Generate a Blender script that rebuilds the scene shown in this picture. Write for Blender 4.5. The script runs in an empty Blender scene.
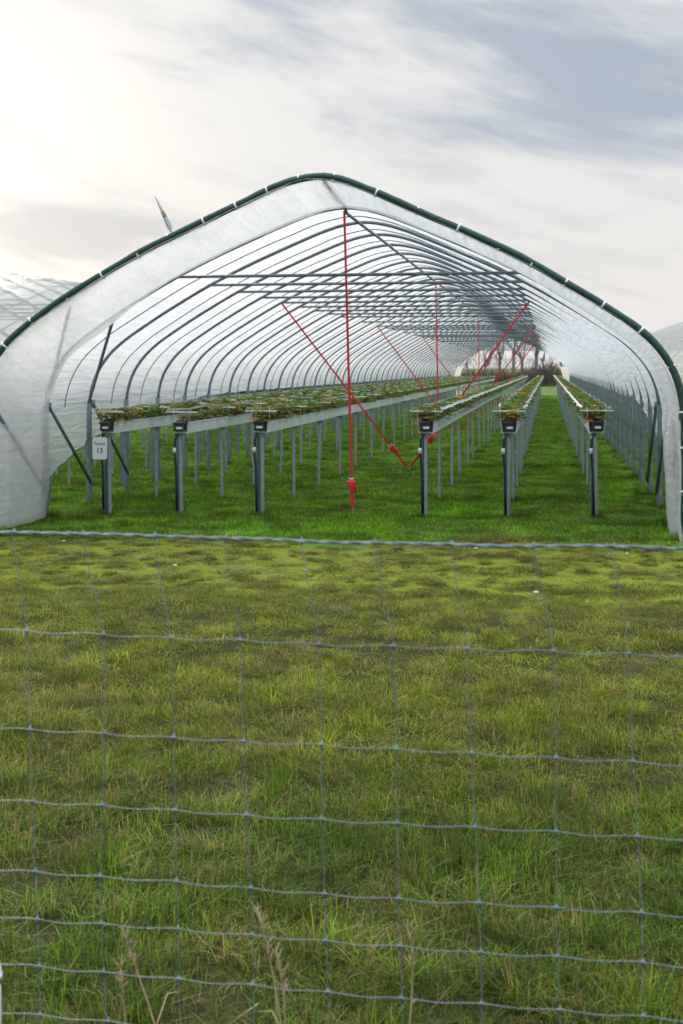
import bpy, math, random
import numpy as np
from mathutils import Vector, Matrix, noise

random.seed(7)
rng = np.random.default_rng(11)
S = bpy.context.scene
COL = S.collection
R = math.radians

# ------------------------------------------------------------------ helpers
class MB:
    """collects shapes, built as ONE mesh object"""
    def __init__(s):
        s.v = []; s.f = []; s.c = []; s.mi = []
    def add(s, vs, fs, col=None, mi=0):
        o = len(s.v)
        s.v += [tuple(p) for p in vs]
        for f in fs:
            s.f.append(tuple(i + o for i in f)); s.c.append(col); s.mi.append(mi)
    def box(s, c, d, rot=None, col=None, bev=0.0, mi=0):
        x, y, z = d[0] / 2, d[1] / 2, d[2] / 2
        if bev <= 0:
            vs = [(-x,-y,-z),(x,-y,-z),(x,y,-z),(-x,y,-z),(-x,-y,z),(x,-y,z),(x,y,z),(-x,y,z)]
            fs = [(0,3,2,1),(4,5,6,7),(0,1,5,4),(1,2,6,5),(2,3,7,6),(3,0,4,7)]
        else:
            b = bev; vs = []; fs = []
            ring = lambda xx, yy, zz: [(-xx+b,-yy,zz),(xx-b,-yy,zz),(xx,-yy+b,zz),(xx,yy-b,zz),(xx-b,yy,zz),(-xx+b,yy,zz),(-xx,yy-b,zz),(-xx,-yy+b,zz)]
            rs = [ring(x-b*.7,y-b*.7,-z), ring(x,y,-z+b), ring(x,y,z-b), ring(x-b*.7,y-b*.7,z)]
            for r_ in rs: vs += r_
            fs.append(tuple(range(7,-1,-1))); fs.append(tuple(range(24,32)))
            for k in range(3):
                for i in range(8):
                    j = (i+1) % 8
                    fs.append((k*8+i, k*8+j, k*8+8+j, k*8+8+i))
        m = rot or Matrix.Identity(3)
        s.add([m @ Vector(p) + Vector(c) for p in vs], fs, col, mi)
    def tube(s, pts, r, n=8, col=None, cap=True, sx=1.0, mi=0):
        pts = [Vector(p) for p in pts]
        m = len(pts)
        rr = r if hasattr(r, '__len__') else [r] * m
        vs = []; fs = []
        t0 = (pts[1] - pts[0]).normalized()
        a = Vector((0, 1, 0)) if abs(t0.y) < .9 else Vector((1, 0, 0))
        nrm = (a - t0 * a.dot(t0)).normalized()
        for i, p in enumerate(pts):
            if i == 0: t = t0
            elif i == m - 1: t = (pts[-1] - pts[-2]).normalized()
            else:
                t = (pts[i+1] - pts[i-1])
                t = t.normalized() if t.length > 1e-9 else t0
            nrm = nrm - t * nrm.dot(t)
            nrm.normalize()
            b = t.cross(nrm)
            for k in range(n):
                an = 2 * math.pi * k / n
                vs.append(p + nrm * (math.cos(an) * rr[i]) + b * (math.sin(an) * rr[i] * sx))
        for i in range(m - 1):
            for k in range(n):
                k2 = (k + 1) % n
                fs.append((i*n+k, i*n+k2, (i+1)*n+k2, (i+1)*n+k))
        if cap:
            fs.append(tuple(range(n-1, -1, -1))); fs.append(tuple((m-1)*n + k for k in range(n)))
        s.add(vs, fs, col, mi)
    def mesh(s, name, mats, smooth=False):
        me = bpy.data.meshes.new(name)
        me.from_pydata(s.v, [], s.f)
        for m in (mats if isinstance(mats, (list, tuple)) else [mats]): me.materials.append(m)
        if any(c is not None for c in s.c):
            at = me.attributes.new('col', 'FLOAT_COLOR', 'FACE')
            at.data.foreach_set('color', np.array([(c or (1,1,1)) + (1,) if len(c or (1,1,1)) == 3 else c for c in s.c], 'f').ravel())
        me.polygons.foreach_set('material_index', s.mi)
        if smooth: me.polygons.foreach_set('use_smooth', [True] * len(me.polygons))
        me.update()
        return me
    def build(s, name, mats, parent=None, smooth=False):
        return link(name, s.mesh(name, mats, smooth), parent)

def link(name, data, parent=None, loc=(0,0,0), rz=0):
    o = bpy.data.objects.new(name, data); COL.objects.link(o)
    o.parent = parent
    o.location = loc; o.rotation_euler = (0, 0, rz)
    return o

def tag(o, label=None, cat=None, group=None, kind=None):
    if label: o['label'] = label
    if cat: o['category'] = cat
    if group: o['group'] = group
    if kind: o['kind'] = kind
    return o

def empty(name, loc=(0,0,0), rz=0):
    o = link(name, None, None, loc, rz); o.empty_display_size = .2
    return o

def copy_tree(o, parent=None):
    c = o.copy(); COL.objects.link(c); c.parent = parent
    for ch in list(o.children): copy_tree(ch, c)
    return c

def smooth01(a, b, x):
    t = min(1, max(0, (x - a) / (b - a))); return t * t * (3 - 2 * t)

def nz(x, y, z=0.0): return noise.noise(Vector((x, y, z)))

# ------------------------------------------------------------------ camera
F = 1260.0
TH = math.atan(206.5 / F)
HC = 1.7
ct, st = math.cos(TH), math.sin(TH)
cam = bpy.data.cameras.new('camera')
co = bpy.data.objects.new('camera', cam); COL.objects.link(co)
co.location = (0, 0, HC); co.rotation_euler = (R(90), 0, TH)
cam.sensor_fit = 'VERTICAL'; cam.sensor_height = 36; cam.sensor_width = 24
cam.lens = 36 * F / 1024
cam.shift_y = -144 / 1024
cam.clip_start = .05; cam.clip_end = 8000
cam.dof.use_dof = True; cam.dof.focus_distance = 7.0; cam.dof.aperture_fstop = 5.6
S.camera = co

def onY(u, Y):
    """X at which the ray through image column u crosses the plane at Y (used to measure the photograph)"""
    a = (u - 341.5) / F
    return Y * (a * ct - st) / (ct + a * st)
def zat(v, X, Y):
    return HC - (v - 368) * (Y * ct - X * st) / F

# ------------------------------------------------------------------ materials
def mat(name, **k):
    m = bpy.data.materials.new(name); m.use_nodes = True
    return m, m.node_tree, m.node_tree.nodes, m.node_tree.links

def simple(name, color, rough=.5, metal=0.0, nscale=0, namt=.25, bump=0.0, coord='Object', spec=.5):
    m, nt, N, L = mat(name)
    b = N['Principled BSDF']
    b.inputs['Roughness'].default_value = rough; b.inputs['Metallic'].default_value = metal
    b.inputs['Specular IOR Level'].default_value = spec
    if nscale:
        tc = N.new('ShaderNodeTexCoord'); n = N.new('ShaderNodeTexNoise')
        n.inputs['Scale'].default_value = nscale; n.inputs['Detail'].default_value = 5; n.inputs['Roughness'].default_value = .65
        L.new(tc.outputs[coord], n.inputs['Vector'])
        mx = N.new('ShaderNodeMix'); mx.data_type = 'RGBA'
        mx.inputs['A'].default_value = tuple(c * (1 - namt) for c in color) + (1,)
        mx.inputs['B'].default_value = tuple(min(1, c * (1 + namt)) for c in color) + (1,)
        mr = N.new('ShaderNodeMapRange'); mr.inputs['From Min'].default_value = .3; mr.inputs['From Max'].default_value = .7
        L.new(n.outputs['Fac'], mr.inputs['Value'])
        L.new(mr.outputs['Result'], mx.inputs['Factor']); L.new(mx.outputs['Result'], b.inputs['Base Color'])
        if bump:
            bp = N.new('ShaderNodeBump'); bp.inputs['Strength'].default_value = bump; bp.inputs['Distance'].default_value = .01
            L.new(n.outputs['Fac'], bp.inputs['Height']); L.new(bp.outputs['Normal'], b.inputs['Normal'])
    else:
        b.inputs['Base Color'].default_value = tuple(color) + (1,)
    return m

M = {}
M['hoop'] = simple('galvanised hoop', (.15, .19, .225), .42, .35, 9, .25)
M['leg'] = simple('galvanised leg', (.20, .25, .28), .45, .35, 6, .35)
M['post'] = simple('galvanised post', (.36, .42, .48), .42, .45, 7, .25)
M['postdark'] = simple('weathered dark post', (.10, .13, .19), .5, .3, 7, .3)
M['gutter'] = simple('pale coated trough', (.74, .79, .84), .4, .15, 4, .14)
M['white'] = simple('white plastic', (.72, .74, .76), .5, 0, 12, .1)
M['tape'] = simple('white support tape', (.70, .72, .74), .55, 0, 3, .2)
M['black'] = simple('black plastic', (.018, .02, .028), .4, 0)
M['peat'] = simple('peat substrate', (.035, .026, .018), .95, 0, 30, .5, .5)
M['red'] = simple('red webbing', (.78, .025, .055), .6, 0, 40, .15)
M['orange'] = simple('faded webbing', (.66, .085, .035), .6, 0, 40, .15)
M['steel'] = simple('ratchet steel', (.5, .5, .5), .35, .8, 30, .2)
M['net'] = simple('dark green net sleeve', (.012, .055, .045), .6, 0, 25, .45, .4)
M['clip'] = simple('white clip', (.75, .78, .8), .4)
M['rope'] = simple('dark rope', (.07, .08, .085), .8)
M['wire'] = simple('galvanised fence wire', (.15, .20, .215), .55, .15, 60, .4)
M['bark'] = simple('bare bark', (.13, .135, .155), .9, 0, 1.2, .3)
M['hedge'] = simple('brown hedge twigs', (.15, .12, .10), .9, 0, .5, .3)
M['turbine'] = simple('turbine blade grey', (.42, .46, .50), .4)
M['turbinered'] = simple('turbine red band', (.36, .21, .20), .4)
M['straw'] = simple('dry stalk', (.34, .27, .15), .8, 0, 20, .25)
M['blue'] = simple('blue ink', (.10, .16, .36), .6)
M['ink'] = simple('dark ink', (.05, .06, .10), .6)
M['signw'] = simple('white sign board', (.78, .80, .84), .35, 0, 5, .05)
M['stone'] = simple('pale stone', (.42, .41, .38), .8, 0, 30, .2)
M['soilm'] = simple('crumbly soil', (.05, .036, .024), .95, 0, 25, .4, .6)

# translucent plastic film
def film_mat(name, tint, transp, bmp=.8):
    m, nt, N, L = mat(name)
    N.remove(N['Principled BSDF']); out = N['Material Output']
    tr = N.new('ShaderNodeBsdfTranslucent'); df = N.new('ShaderNodeBsdfDiffuse'); tp = N.new('ShaderNodeBsdfTransparent'); gl = N.new('ShaderNodeBsdfGlossy')
    tc = N.new('ShaderNodeTexCoord')
    mp = N.new('ShaderNodeMapping'); mp.inputs['Scale'].default_value = (2.2, .55, 2.2)
    n1 = N.new('ShaderNodeTexNoise'); n1.inputs['Scale'].default_value = 1.1; n1.inputs['Detail'].default_value = 2.5; n1.inputs['Roughness'].default_value = .6; n1.inputs['Distortion'].default_value = .6
    mp2 = N.new('ShaderNodeMapping'); mp2.inputs['Scale'].default_value = (9, 1.3, 9)
    n2 = N.new('ShaderNodeTexNoise'); n2.inputs['Scale'].default_value = .9; n2.inputs['Detail'].default_value = 1.5
    L.new(tc.outputs['Object'], mp.inputs['Vector']); L.new(mp.outputs['Vector'], n1.inputs['Vector'])
    L.new(tc.outputs['Object'], mp2.inputs['Vector']); L.new(mp2.outputs['Vector'], n2.inputs['Vector'])
    ad = N.new('ShaderNodeMath'); ad.operation = 'ADD'; L.new(n1.outputs['Fac'], ad.inputs[0]); L.new(n2.outputs['Fac'], ad.inputs[1])
    bp = N.new('ShaderNodeBump'); bp.inputs['Strength'].default_value = bmp; bp.inputs['Distance'].default_value = .06
    L.new(ad.outputs[0], bp.inputs['Height'])
    mx = N.new('ShaderNodeMix'); mx.data_type = 'RGBA'
    mx.inputs['A'].default_value = tuple(c * .94 for c in tint) + (1,); mx.inputs['B'].default_value = tuple(tint) + (1,)
    mr = N.new('ShaderNodeMapRange'); mr.inputs['From Min'].default_value = .35; mr.inputs['From Max'].default_value = .65
    L.new(n1.outputs['Fac'], mr.inputs['Value']); L.new(mr.outputs['Result'], mx.inputs['Factor'])
    for s_ in (tr, df): L.new(mx.outputs['Result'], s_.inputs['Color'])
    for s_ in (tr, df, gl): L.new(bp.outputs['Normal'], s_.inputs['Normal'])
    gl.inputs['Roughness'].default_value = .28; gl.inputs['Color'].default_value = (.9, .9, .9, 1)
    a = N.new('ShaderNodeMixShader'); a.inputs['Fac'].default_value = .30
    L.new(tr.outputs[0], a.inputs[1]); L.new(df.outputs[0], a.inputs[2])
    b = N.new('ShaderNodeMixShader'); b.inputs['Fac'].default_value = .07
    L.new(a.outputs[0], b.inputs[1]); L.new(gl.outputs[0], b.inputs[2])
    c = N.new('ShaderNodeMixShader')
    mp3 = N.new('ShaderNodeMapping'); mp3.inputs['Scale'].default_value = (16, 1.1, 16)
    n3 = N.new('ShaderNodeTexNoise'); n3.inputs['Scale'].default_value = 1.0; n3.inputs['Detail'].default_value = 3; n3.inputs['Distortion'].default_value = .35
    L.new(tc.outputs['Object'], mp3.inputs['Vector']); L.new(mp3.outputs['Vector'], n3.inputs['Vector'])
    mr3 = N.new('ShaderNodeMapRange'); mr3.inputs['From Min'].default_value = .36; mr3.inputs['From Max'].default_value = .66
    mr3.inputs['To Min'].default_value = transp * 1.2; mr3.inputs['To Max'].default_value = transp * .75
    L.new(n3.outputs['Fac'], mr3.inputs['Value']); L.new(mr3.outputs['Result'], c.inputs['Fac'])
    ad2 = N.new('ShaderNodeMath'); ad2.operation = 'MULTIPLY_ADD'; L.new(n3.outputs['Fac'], ad2.inputs[0]); ad2.inputs[1].default_value = 1.6; L.new(ad.outputs[0], ad2.inputs[2]); L.new(ad2.outputs[0], bp.inputs['Height'])
    L.new(b.outputs[0], c.inputs[1]); L.new(tp.outputs[0], c.inputs[2])
    L.new(c.outputs[0], out.inputs['Surface'])
    return m
M['film'] = film_mat('translucent tunnel film', (.70, .72, .745), .24, .40)
M['flapfilm'] = film_mat('translucent flap film', (.77, .775, .785), .32, .42)

# leaves that carry their own colour per leaf
def leaf_mat(name, transl=.35):
    m, nt, N, L = mat(name)
    b = N['Principled BSDF']; out = N['Material Output']
    at = N.new('ShaderNodeAttribute'); at.attribute_name = 'col'
    oi = N.new('ShaderNodeObjectInfo')
    hs = N.new('ShaderNodeHueSaturation')
    mr = N.new('ShaderNodeMapRange'); mr.inputs['To Min'].default_value = .75; mr.inputs['To Max'].default_value = 1.25
    L.new(oi.outputs['Random'], mr.inputs['Value']); L.new(mr.outputs['Result'], hs.inputs['Value'])
    L.new(at.outputs['Color'], hs.inputs['Color']); L.new(hs.outputs['Color'], b.inputs['Base Color'])
    b.inputs['Roughness'].default_value = .5; b.inputs['Specular IOR Level'].default_value = .3
    t = N.new('ShaderNodeBsdfTranslucent'); L.new(hs.outputs['Color'], t.inputs['Color'])
    x = N.new('ShaderNodeMixShader'); x.inputs['Fac'].default_value = transl
    L.new(b.outputs[0], x.inputs[1]); L.new(t.outputs[0], x.inputs[2]); L.new(x.outputs[0], out.inputs['Surface'])
    return m
M['leaf'] = leaf_mat('strawberry leaf')

# grass: the sward differs by where it grows (rough field, worn strip, lush inside the tunnels)
def zone_nodes(N, L):
    geo = N.new('ShaderNodeNewGeometry')
    sp = N.new('ShaderNodeSeparateXYZ'); L.new(geo.outputs['Position'], sp.inputs[0])
    fl = N.new('ShaderNodeCombineXYZ'); L.new(sp.outputs['X'], fl.inputs['X']); L.new(sp.outputs['Y'], fl.inputs['Y'])
    def noi(sc, det=4, dist=0.0):
        n = N.new('ShaderNodeTexNoise'); n.inputs['Scale'].default_value = sc; n.inputs['Detail'].default_value = det; n.inputs['Distortion'].default_value = dist
        L.new(fl.outputs[0], n.inputs['Vector']); return n.outputs['Fac']
    def mrange(src, a, b, c=0, d=1):
        r = N.new('ShaderNodeMapRange'); r.interpolation_type = 'SMOOTHSTEP'
        for k, v_ in zip(('From Min','From Max','To Min','To Max'), (a,b,c,d)): r.inputs[k].default_value = v_
        L.new(src, r.inputs['Value']); return r.outputs['Result']
    def math_(op, a, b):
        n = N.new('ShaderNodeMath'); n.operation = op
        for i, q in enumerate((a, b)):
            if isinstance(q, (int, float)): n.inputs[i].default_value = q
            else: L.new(q, n.inputs[i])
        return n.outputs[0]
    def mix(f, a, b):
        n = N.new('ShaderNodeMix'); n.data_type = 'RGBA'
        L.new(f, n.inputs['Factor'])
        for k, q in (('A', a), ('B', b)):
            if isinstance(q, tuple): n.inputs[k].default_value = q + (1,)
            else: L.new(q, n.inputs[k])
        return n.outputs['Result']
    wob = math_('MULTIPLY', math_('SUBTRACT', noi(.7, 3), .5), 2.4)
    yy = math_('ADD', sp.outputs['Y'], wob)
    strip = mrange(yy, 8.6, 9.6)       # rough field -> worn yellow-green strip
    lush = mrange(yy, 11.7, 12.5)      # -> lush tunnel floor
    wild = mrange(yy, 6.6, 4.2)        # long grass by the fence
    return dict(noi=noi, mrange=mrange, math=math_, mix=mix, strip=strip, lush=lush, wild=wild, pos=fl.outputs[0], Y=sp.outputs['Y'])

def grass_mat():
    m, nt, N, L = mat('grass blades')
    b = N['Principled BSDF']; out = N['Material Output']
    z = zone_nodes(N, L)
    at = N.new('ShaderNodeAttribute'); at.attribute_name = 'col'
    sc = N.new('ShaderNodeSeparateColor'); L.new(at.outputs['Color'], sc.inputs[0])   # R: random, G: dryness
    rnd, dry = z['math']('POWER', sc.outputs[0], 1.5), sc.outputs[1]
    big = z['noi'](.55, 5, .5); small = z['noi'](3.2, 3)
    field = z['mix'](rnd, (.054, .100, .006), (.355, .440, .040))
    wild = z['mix'](rnd, (.016, .056, .004), (.165, .300, .022))
    field = z['mix'](z['wild'], field, wild)
    strip = z['mix'](rnd, (.050, .072, .012), (.200, .225, .034))
    lush = z['mix'](rnd, (.040, .135, .005), (.205, .430, .022))
    c = z['mix'](z['strip'], field, strip)
    c = z['mix'](z['lush'], c, lush)
    hv = N.new('ShaderNodeHueSaturation'); L.new(c, hv.inputs['Color'])
    L.new(z['mrange'](z['noi'](1.7, 5, .6), .32, .68, .84, 1.22), hv.inputs['Value']); c = hv.outputs['Color']
    hl = N.new('ShaderNodeHueSaturation'); L.new(c, hl.inputs['Color']); L.new(z['mrange'](z['math']('ADD', z['math']('MULTIPLY', z['noi'](.9, 4, .8), .6), z['math']('MULTIPLY', z['noi'](4.5, 3), .4)), .38, .62, .60, 1.45), hl.inputs['Value'])
    c = z['mix'](z['lush'], c, hl.outputs['Color'])
    # straw blades: threshold shifts with zone and patches
    thr = z['math']('ADD', z['mrange'](big, .35, .65, -.13, .09), z['mrange'](small, .3, .7, -.14, .14))
    thr = z['math']('ADD', thr, z['math']('MULTIPLY', z['wild'], -.09))
    thr = z['math']('ADD', thr, z['math']('MULTIPLY', z['strip'], -.10))
    thr = z['math']('ADD', thr, z['math']('MULTIPLY', z['lush'], -.11))
    thr = z['math']('ADD', thr, .35)
    isdry = z['math']('LESS_THAN', dry, thr)
    straw = z['mix'](rnd, (.165, .098, .040), (.36, .26, .12))
    isdry = z['math']('MULTIPLY', isdry, .85)
    c = z['mix'](isdry, c, straw)
    oi = N.new('ShaderNodeObjectInfo'); hv2 = N.new('ShaderNodeHueSaturation'); L.new(c, hv2.inputs['Color'])
    L.new(z['mrange'](oi.outputs['Random'], 0, 1, .42, 1.55), hv2.inputs['Value'])
    L.new(z['mrange'](oi.outputs['Random'], 1, 0, .488, .508), hv2.inputs['Hue']); c = hv2.outputs['Color']
    L.new(c, b.inputs['Base Color']); b.inputs['Roughness'].default_value = .6; b.inputs['Specular IOR Level'].default_value = .2
    t = N.new('ShaderNodeBsdfTranslucent'); L.new(z['mix'](z['mrange'](rnd, 0, 1, .18, .18), c, (.32, .42, .04)), t.inputs['Color'])
    x = N.new('ShaderNodeMixShader'); x.inputs['Fac'].default_value = .5
    L.new(b.outputs[0], x.inputs[1]); L.new(t.outputs[0], x.inputs[2]); L.new(x.outputs[0], out.inputs['Surface'])
    return m
M['grass'] = grass_mat()

def ground_mat():
    m, nt, N, L = mat('turf ground')
    b = N['Principled BSDF']
    z = zone_nodes(N, L)
    n = z['noi'](6, 8); n2 = z['noi'](1.1, 5, .4); n3 = z['noi'](40, 4)
    field = z['mix'](n3, (.014, .018, .005), (.050, .050, .015))
    strip = z['mix'](n3, (.085, .120, .012), (.235, .275, .030))
    lush = z['mix'](n3, (.036, .115, .006), (.115, .250, .016))
    soil = z['mix'](n3, (.035, .026, .016), (.085, .062, .036))
    far = z['mix'](n2, (.040, .085, .012), (.075, .125, .020))
    c = z['mix'](z['strip'], field, strip)
    c = z['mix'](z['lush'], c, lush)
    c = z['mix'](z['math']('MULTIPLY', z['mrange'](n2, .50, .66, 0, .7), z['mrange'](n, .40, .58)), c, (.105, .090, .045))
    c = z['mix'](z['mrange'](n, .60, .72, 0, .75), c, soil)
    c = z['mix'](z['mrange'](z['Y'], 77, 84), c, far)
    L.new(c, b.inputs['Base Color']); b.inputs['Roughness'].default_value = .95; b.inputs['Specular IOR Level'].default_value = .1
    bp = N.new('ShaderNodeBump'); bp.inputs['Strength'].default_value = .7; bp.inputs['Distance'].default_value = .03
    L.new(z['math']('ADD', n, n3), bp.inputs['Height']); L.new(bp.outputs['Normal'], b.inputs['Normal'])
    return m
M['ground'] = ground_mat()

# ------------------------------------------------------------------ ground
def gz(x, y):
    k = smooth01(8, 13, y)
    e = .012 * min(5, max(-6, x + 2.5)) * k
    fade = 1 - smooth01(60, 120, abs(x) + abs(y) * .5)
    return e + fade * (.022 * nz(x * .5, y * .5, 3) + .012 * nz(x * 1.7, y * 1.7, 8))

def axis(lo, hi, st, far):
    a = list(np.arange(lo, hi + 1e-6, st))
    d = st; v = hi; up = []
    while v < far: d *= 1.35; v += d; up.append(v)
    d = st; v = lo; dn = []
    while v > -far: d *= 1.35; v -= d; dn.append(v)
    return dn[::-1] + a + up
xs = axis(-14, 8, .25, 3500); ys = axis(1, 40, .25, 3500)
g = MB()
for y in ys:
    for x in xs: g.v.append((x, y, gz(x, y)))
nx = len(xs)
for j in range(len(ys) - 1):
    for i in range(nx - 1):
        g.f.append((j*nx+i, j*nx+i+1, (j+1)*nx+i+1, (j+1)*nx+i)); g.c.append(None); g.mi.append(0)
go = g.build('ground', M['ground'], smooth=True); tag(go, kind='structure')

# ------------------------------------------------------------------ instancing for uncountable cover
def scatter(name, pts, idx, rz, scale, variants, label, cat):
    """one object of uncountable cover: a point mesh + geometry nodes"""
    src = bpy.data.collections.new(name + ' sources')
    for i, me in enumerate(variants):
        src.objects.link(bpy.data.objects.new('%s_source_%02d' % (name, i), me))
    me = bpy.data.meshes.new(name); me.from_pydata([tuple(p) for p in pts], [], [])
    n = len(pts)
    a = me.attributes.new('idx', 'INT', 'POINT'); a.data.foreach_set('value', np.asarray(idx, 'i'))
    a = me.attributes.new('rot', 'FLOAT_VECTOR', 'POINT'); a.data.foreach_set('vector', np.asarray(rz, 'f').ravel())
    a = me.attributes.new('scl', 'FLOAT_VECTOR', 'POINT'); a.data.foreach_set('vector', np.asarray(scale, 'f').ravel())
    o = link(name, me)
    gt = bpy.data.node_groups.new(name + ' scatter', 'GeometryNodeTree')
    gt.interface.new_socket('Geometry', in_out='INPUT', socket_type='NodeSocketGeometry')
    gt.interface.new_socket('Geometry', in_out='OUTPUT', socket_type='NodeSocketGeometry')
    N, L = gt.nodes, gt.links
    gi = N.new('NodeGroupInput'); gout = N.new('NodeGroupOutput')
    ip = N.new('GeometryNodeInstanceOnPoints'); ci = N.new('GeometryNodeCollectionInfo')
    ci.inputs['Collection'].default_value = src; ci.inputs['Separate Children'].default_value = True; ci.inputs['Reset Children'].default_value = True
    def na(t, nm):
        q = N.new('GeometryNodeInputNamedAttribute'); q.data_type = t; q.inputs['Name'].default_value = nm; return q.outputs['Attribute']
    L.new(gi.outputs[0], ip.inputs['Points']); L.new(ci.outputs[0], ip.inputs['Instance'])
    ip.inputs['Pick Instance'].default_value = True
    L.new(na('INT', 'idx'), ip.inputs['Instance Index'])
    L.new(na('FLOAT_VECTOR', 'rot'), ip.inputs['Rotation']); L.new(na('FLOAT_VECTOR', 'scl'), ip.inputs['Scale'])
    L.new(ip.outputs[0], gout.inputs[0])
    md = o.modifiers.new('scatter', 'NODES'); md.node_group = gt
    tag(o, label, cat, kind='stuff')
    return o

def tuft(nb, rad, hmin, hmax, w, lean, seed):
    """patch of separate blades, each a bent tapering strip"""
    r = random.Random(seed); b = MB()
    for _ in range(nb):
        a = r.uniform(0, 6.283); q = rad * math.sqrt(r.random())
        x, y = q * math.cos(a), q * math.sin(a)
        h = r.uniform(hmin, hmax) * (1.15 - .4 * q / rad)
        d = r.uniform(0, 6.283); ln = abs(r.gauss(0, lean)) + .1
        dx, dy = math.cos(d), math.sin(d); px, py = -dy, dx
        ww = w * r.uniform(.7, 1.3) / 2
        c = (r.random(), r.random(), 0.0)
        vs = []
        for k, (t, wk) in enumerate(((0, 1), (.45, .9), (.8, .55))):
            off = ln * h * t * t; z = h * t * (1 - .35 * min(1, ln) * t)
            vs += [(x + dx*off - px*ww*wk, y + dy*off - py*ww*wk, z - .006), (x + dx*off + px*ww*wk, y + dy*off + py*ww*wk, z - .006)]
        off = ln * h; z = h * (1 - .35 * min(1, ln))
        vs.append((x + dx*off, y + dy*off, z - .006))
        b.add(vs, [(0,1,3,2), (2,3,5,4), (4,5,6)], c)
    return b.mesh('grass_patch', M['grass'])

NV = 6
variants = [tuft(105, .12, .03, .085, .0027, .85, 100 + i) for i in range(NV)]         # 0-5 short sward
variants += [tuft(85, .075, .06, .16, .0031, .8, 200 + i) for i in range(NV)]           # 6-11 long clumps
variants += [tuft(80, .17, .025, .075, .005, .75, 300 + i) for i in range(NV)]           # 12-17 coarser, far
P, I, RO, SC = [], [], [], []
def put(x, y, i, s, sz):
    P.append((x, y, gz(x, y))); I.append(i); RO.append((0, 0, random.uniform(0, 6.283))); SC.append((s, s, s * sz))
def band(y0, y1, dens, fn):
    xl = lambda y: onY(-60, y) - .5; xr = lambda y: onY(743, y) + .5
    A = (y1 - y0) * ((xr(y0) - xl(y0)) + (xr(y1) - xl(y1))) / 2
    for _ in range(int(A * dens)):
        y = random.uniform(y0, y1); x = random.uniform(min(xl(y0), xl(y1)), max(xr(y0), xr(y1)))
        if x < xl(y) or x > xr(y): continue
        fn(x, y)
def near(x, y):
    c = .8 * nz(x * 2.2, y * 2.2, 1) + .8 * nz(x * 6, y * 6, 2)
    st_ = smooth01(9.0, 9.9, y + nz(x * .7, y * .7, 5) * .8)
    if c < -.30 - .6 * (1 - st_) and random.random() < .6: return
    if random.random() < .55 * st_: return
    k = 1 - smooth01(4.2, 8.0, y + nz(x, y, 5) * 1.2)
    put(x, y, random.randrange(NV), random.uniform(.7, 1.2), (.55 + .5 * k + .55 * max(-.5, c)) * (1 - .45 * st_))
def clump(x, y):
    c = nz(x * 2.6, y * 2.6, 7) + .6 * nz(x * 6, y * 6, 2)
    k = 1 - smooth01(3.8, 8.5, y)
    if c + k * .45 < .25 + random.random() * .4: return
    put(x, y, NV + random.randrange(NV), random.uniform(.5, 1.05), .45 + .42 * k + .3 * random.random())
band(2.3, 7, 175, near)
band(7, 12.5, 125, near)
band(2.3, 9.7, 75, clump)
def striptuft(x, y):
    if nz(x * 3.4, y * 3.4, 77) + .6 * nz(x * 9, y * 9, 7) < -.05: return
    put(x, y, NV + random.randrange(NV), random.uniform(.5, 1.0), random.uniform(.25, .5))
band(9.4, 12.6, 46, striptuft)
def mid(x, y):
    c = nz(x * .8, y * .8, 1) + .5 * nz(x * 2.5, y * 2.5, 2)
    if c < -.6 and random.random() < .8: return
    put(x, y, 12 + random.randrange(NV), random.uniform(.8, 1.2), .85 + .6 * max(-.4, c))
band(12.2, 22, 65, mid)
band(22, 42, 22, mid)
band(42, 78, 9, mid)
for bx in [-5.12, -4.227, -3.275, -1.36, -.43, .53]:          # longer grass round the feet of the posts
    for k in range(9):
        for q in range(4):
            put(bx + random.gauss(0, .06), 14.26 + k * 1.83 + random.gauss(0, .06), NV + random.randrange(NV), random.uniform(.7, 1.1), random.uniform(.5, .9))
for k in range(14):
    for sx_ in (-5.735, 1.295):
        for q in range(7): put(sx_ + random.gauss(0, .09), 12.40 + 1.42 * k + random.gauss(0, .09), NV + random.randrange(NV), random.uniform(.8, 1.3), random.uniform(.6, 1.1))
def weed(x, y):
    if nz(x * .7, y * .7, 21) < .22: return
    put(x, y, NV + random.randrange(NV), random.uniform(.9, 1.6), random.uniform(.5, .9))
band(12.6, 32, 9, weed)
scatter('grass', P, I, RO, SC, variants, 'green grass with straw coloured blades covering the field and tunnel floor', 'grass')

# ------------------------------------------------------------------ polytunnels
SP = 1.42                      # hoop spacing
Y0 = 12.40                     # front hoop, carries the green edge roll
NH = 47
YE = Y0 + (NH - 1) * SP
CX = -2.22
PROF = [(0,3.48),(.25,3.45),(.5,3.375),(.75,3.275),(1.0,3.17),(1.5,2.95),(2.0,2.70),(2.5,2.41),(2.8,2.22),(3.05,2.05),(3.25,1.87),(3.4,1.66),(3.48,1.45),(3.515,1.25)]
def catmull(pts, n):
    out = []
    p = [Vector(q) for q in pts]
    for i in range(len(p) - 1):
        a = p[i-1] if i > 0 else p[0]*2 - p[1]; b, c = p[i], p[i+1]; d = p[i+2] if i + 2 < len(p) else c*2 - b
        for k in range(n):
            t = k / n
            out.append(.5 * ((2*b) + (-a + c)*t + (2*a - 5*b + 4*c - d)*t*t + (-a + 3*b - 3*c + d)*t**3))
    out.append(p[-1]); return out
half = [(v.x, v.y) for v in catmull([(-PROF[1][0], PROF[1][1], 0)] + [(a, b, 0) for a, b in PROF], 3)]
half = [h for h in half if h[0] >= 0]; half[0] = (0, 3.48)
ARC = [(-x, z) for x, z in half[::-1]] + half[1:]          # left shoulder -> ridge -> right shoulder
HW, ZS = half[-1]
TIEZ = 2.735
tie_half = np.interp(-TIEZ, [-z for x, z in half], [x for x, z in half])

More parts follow.
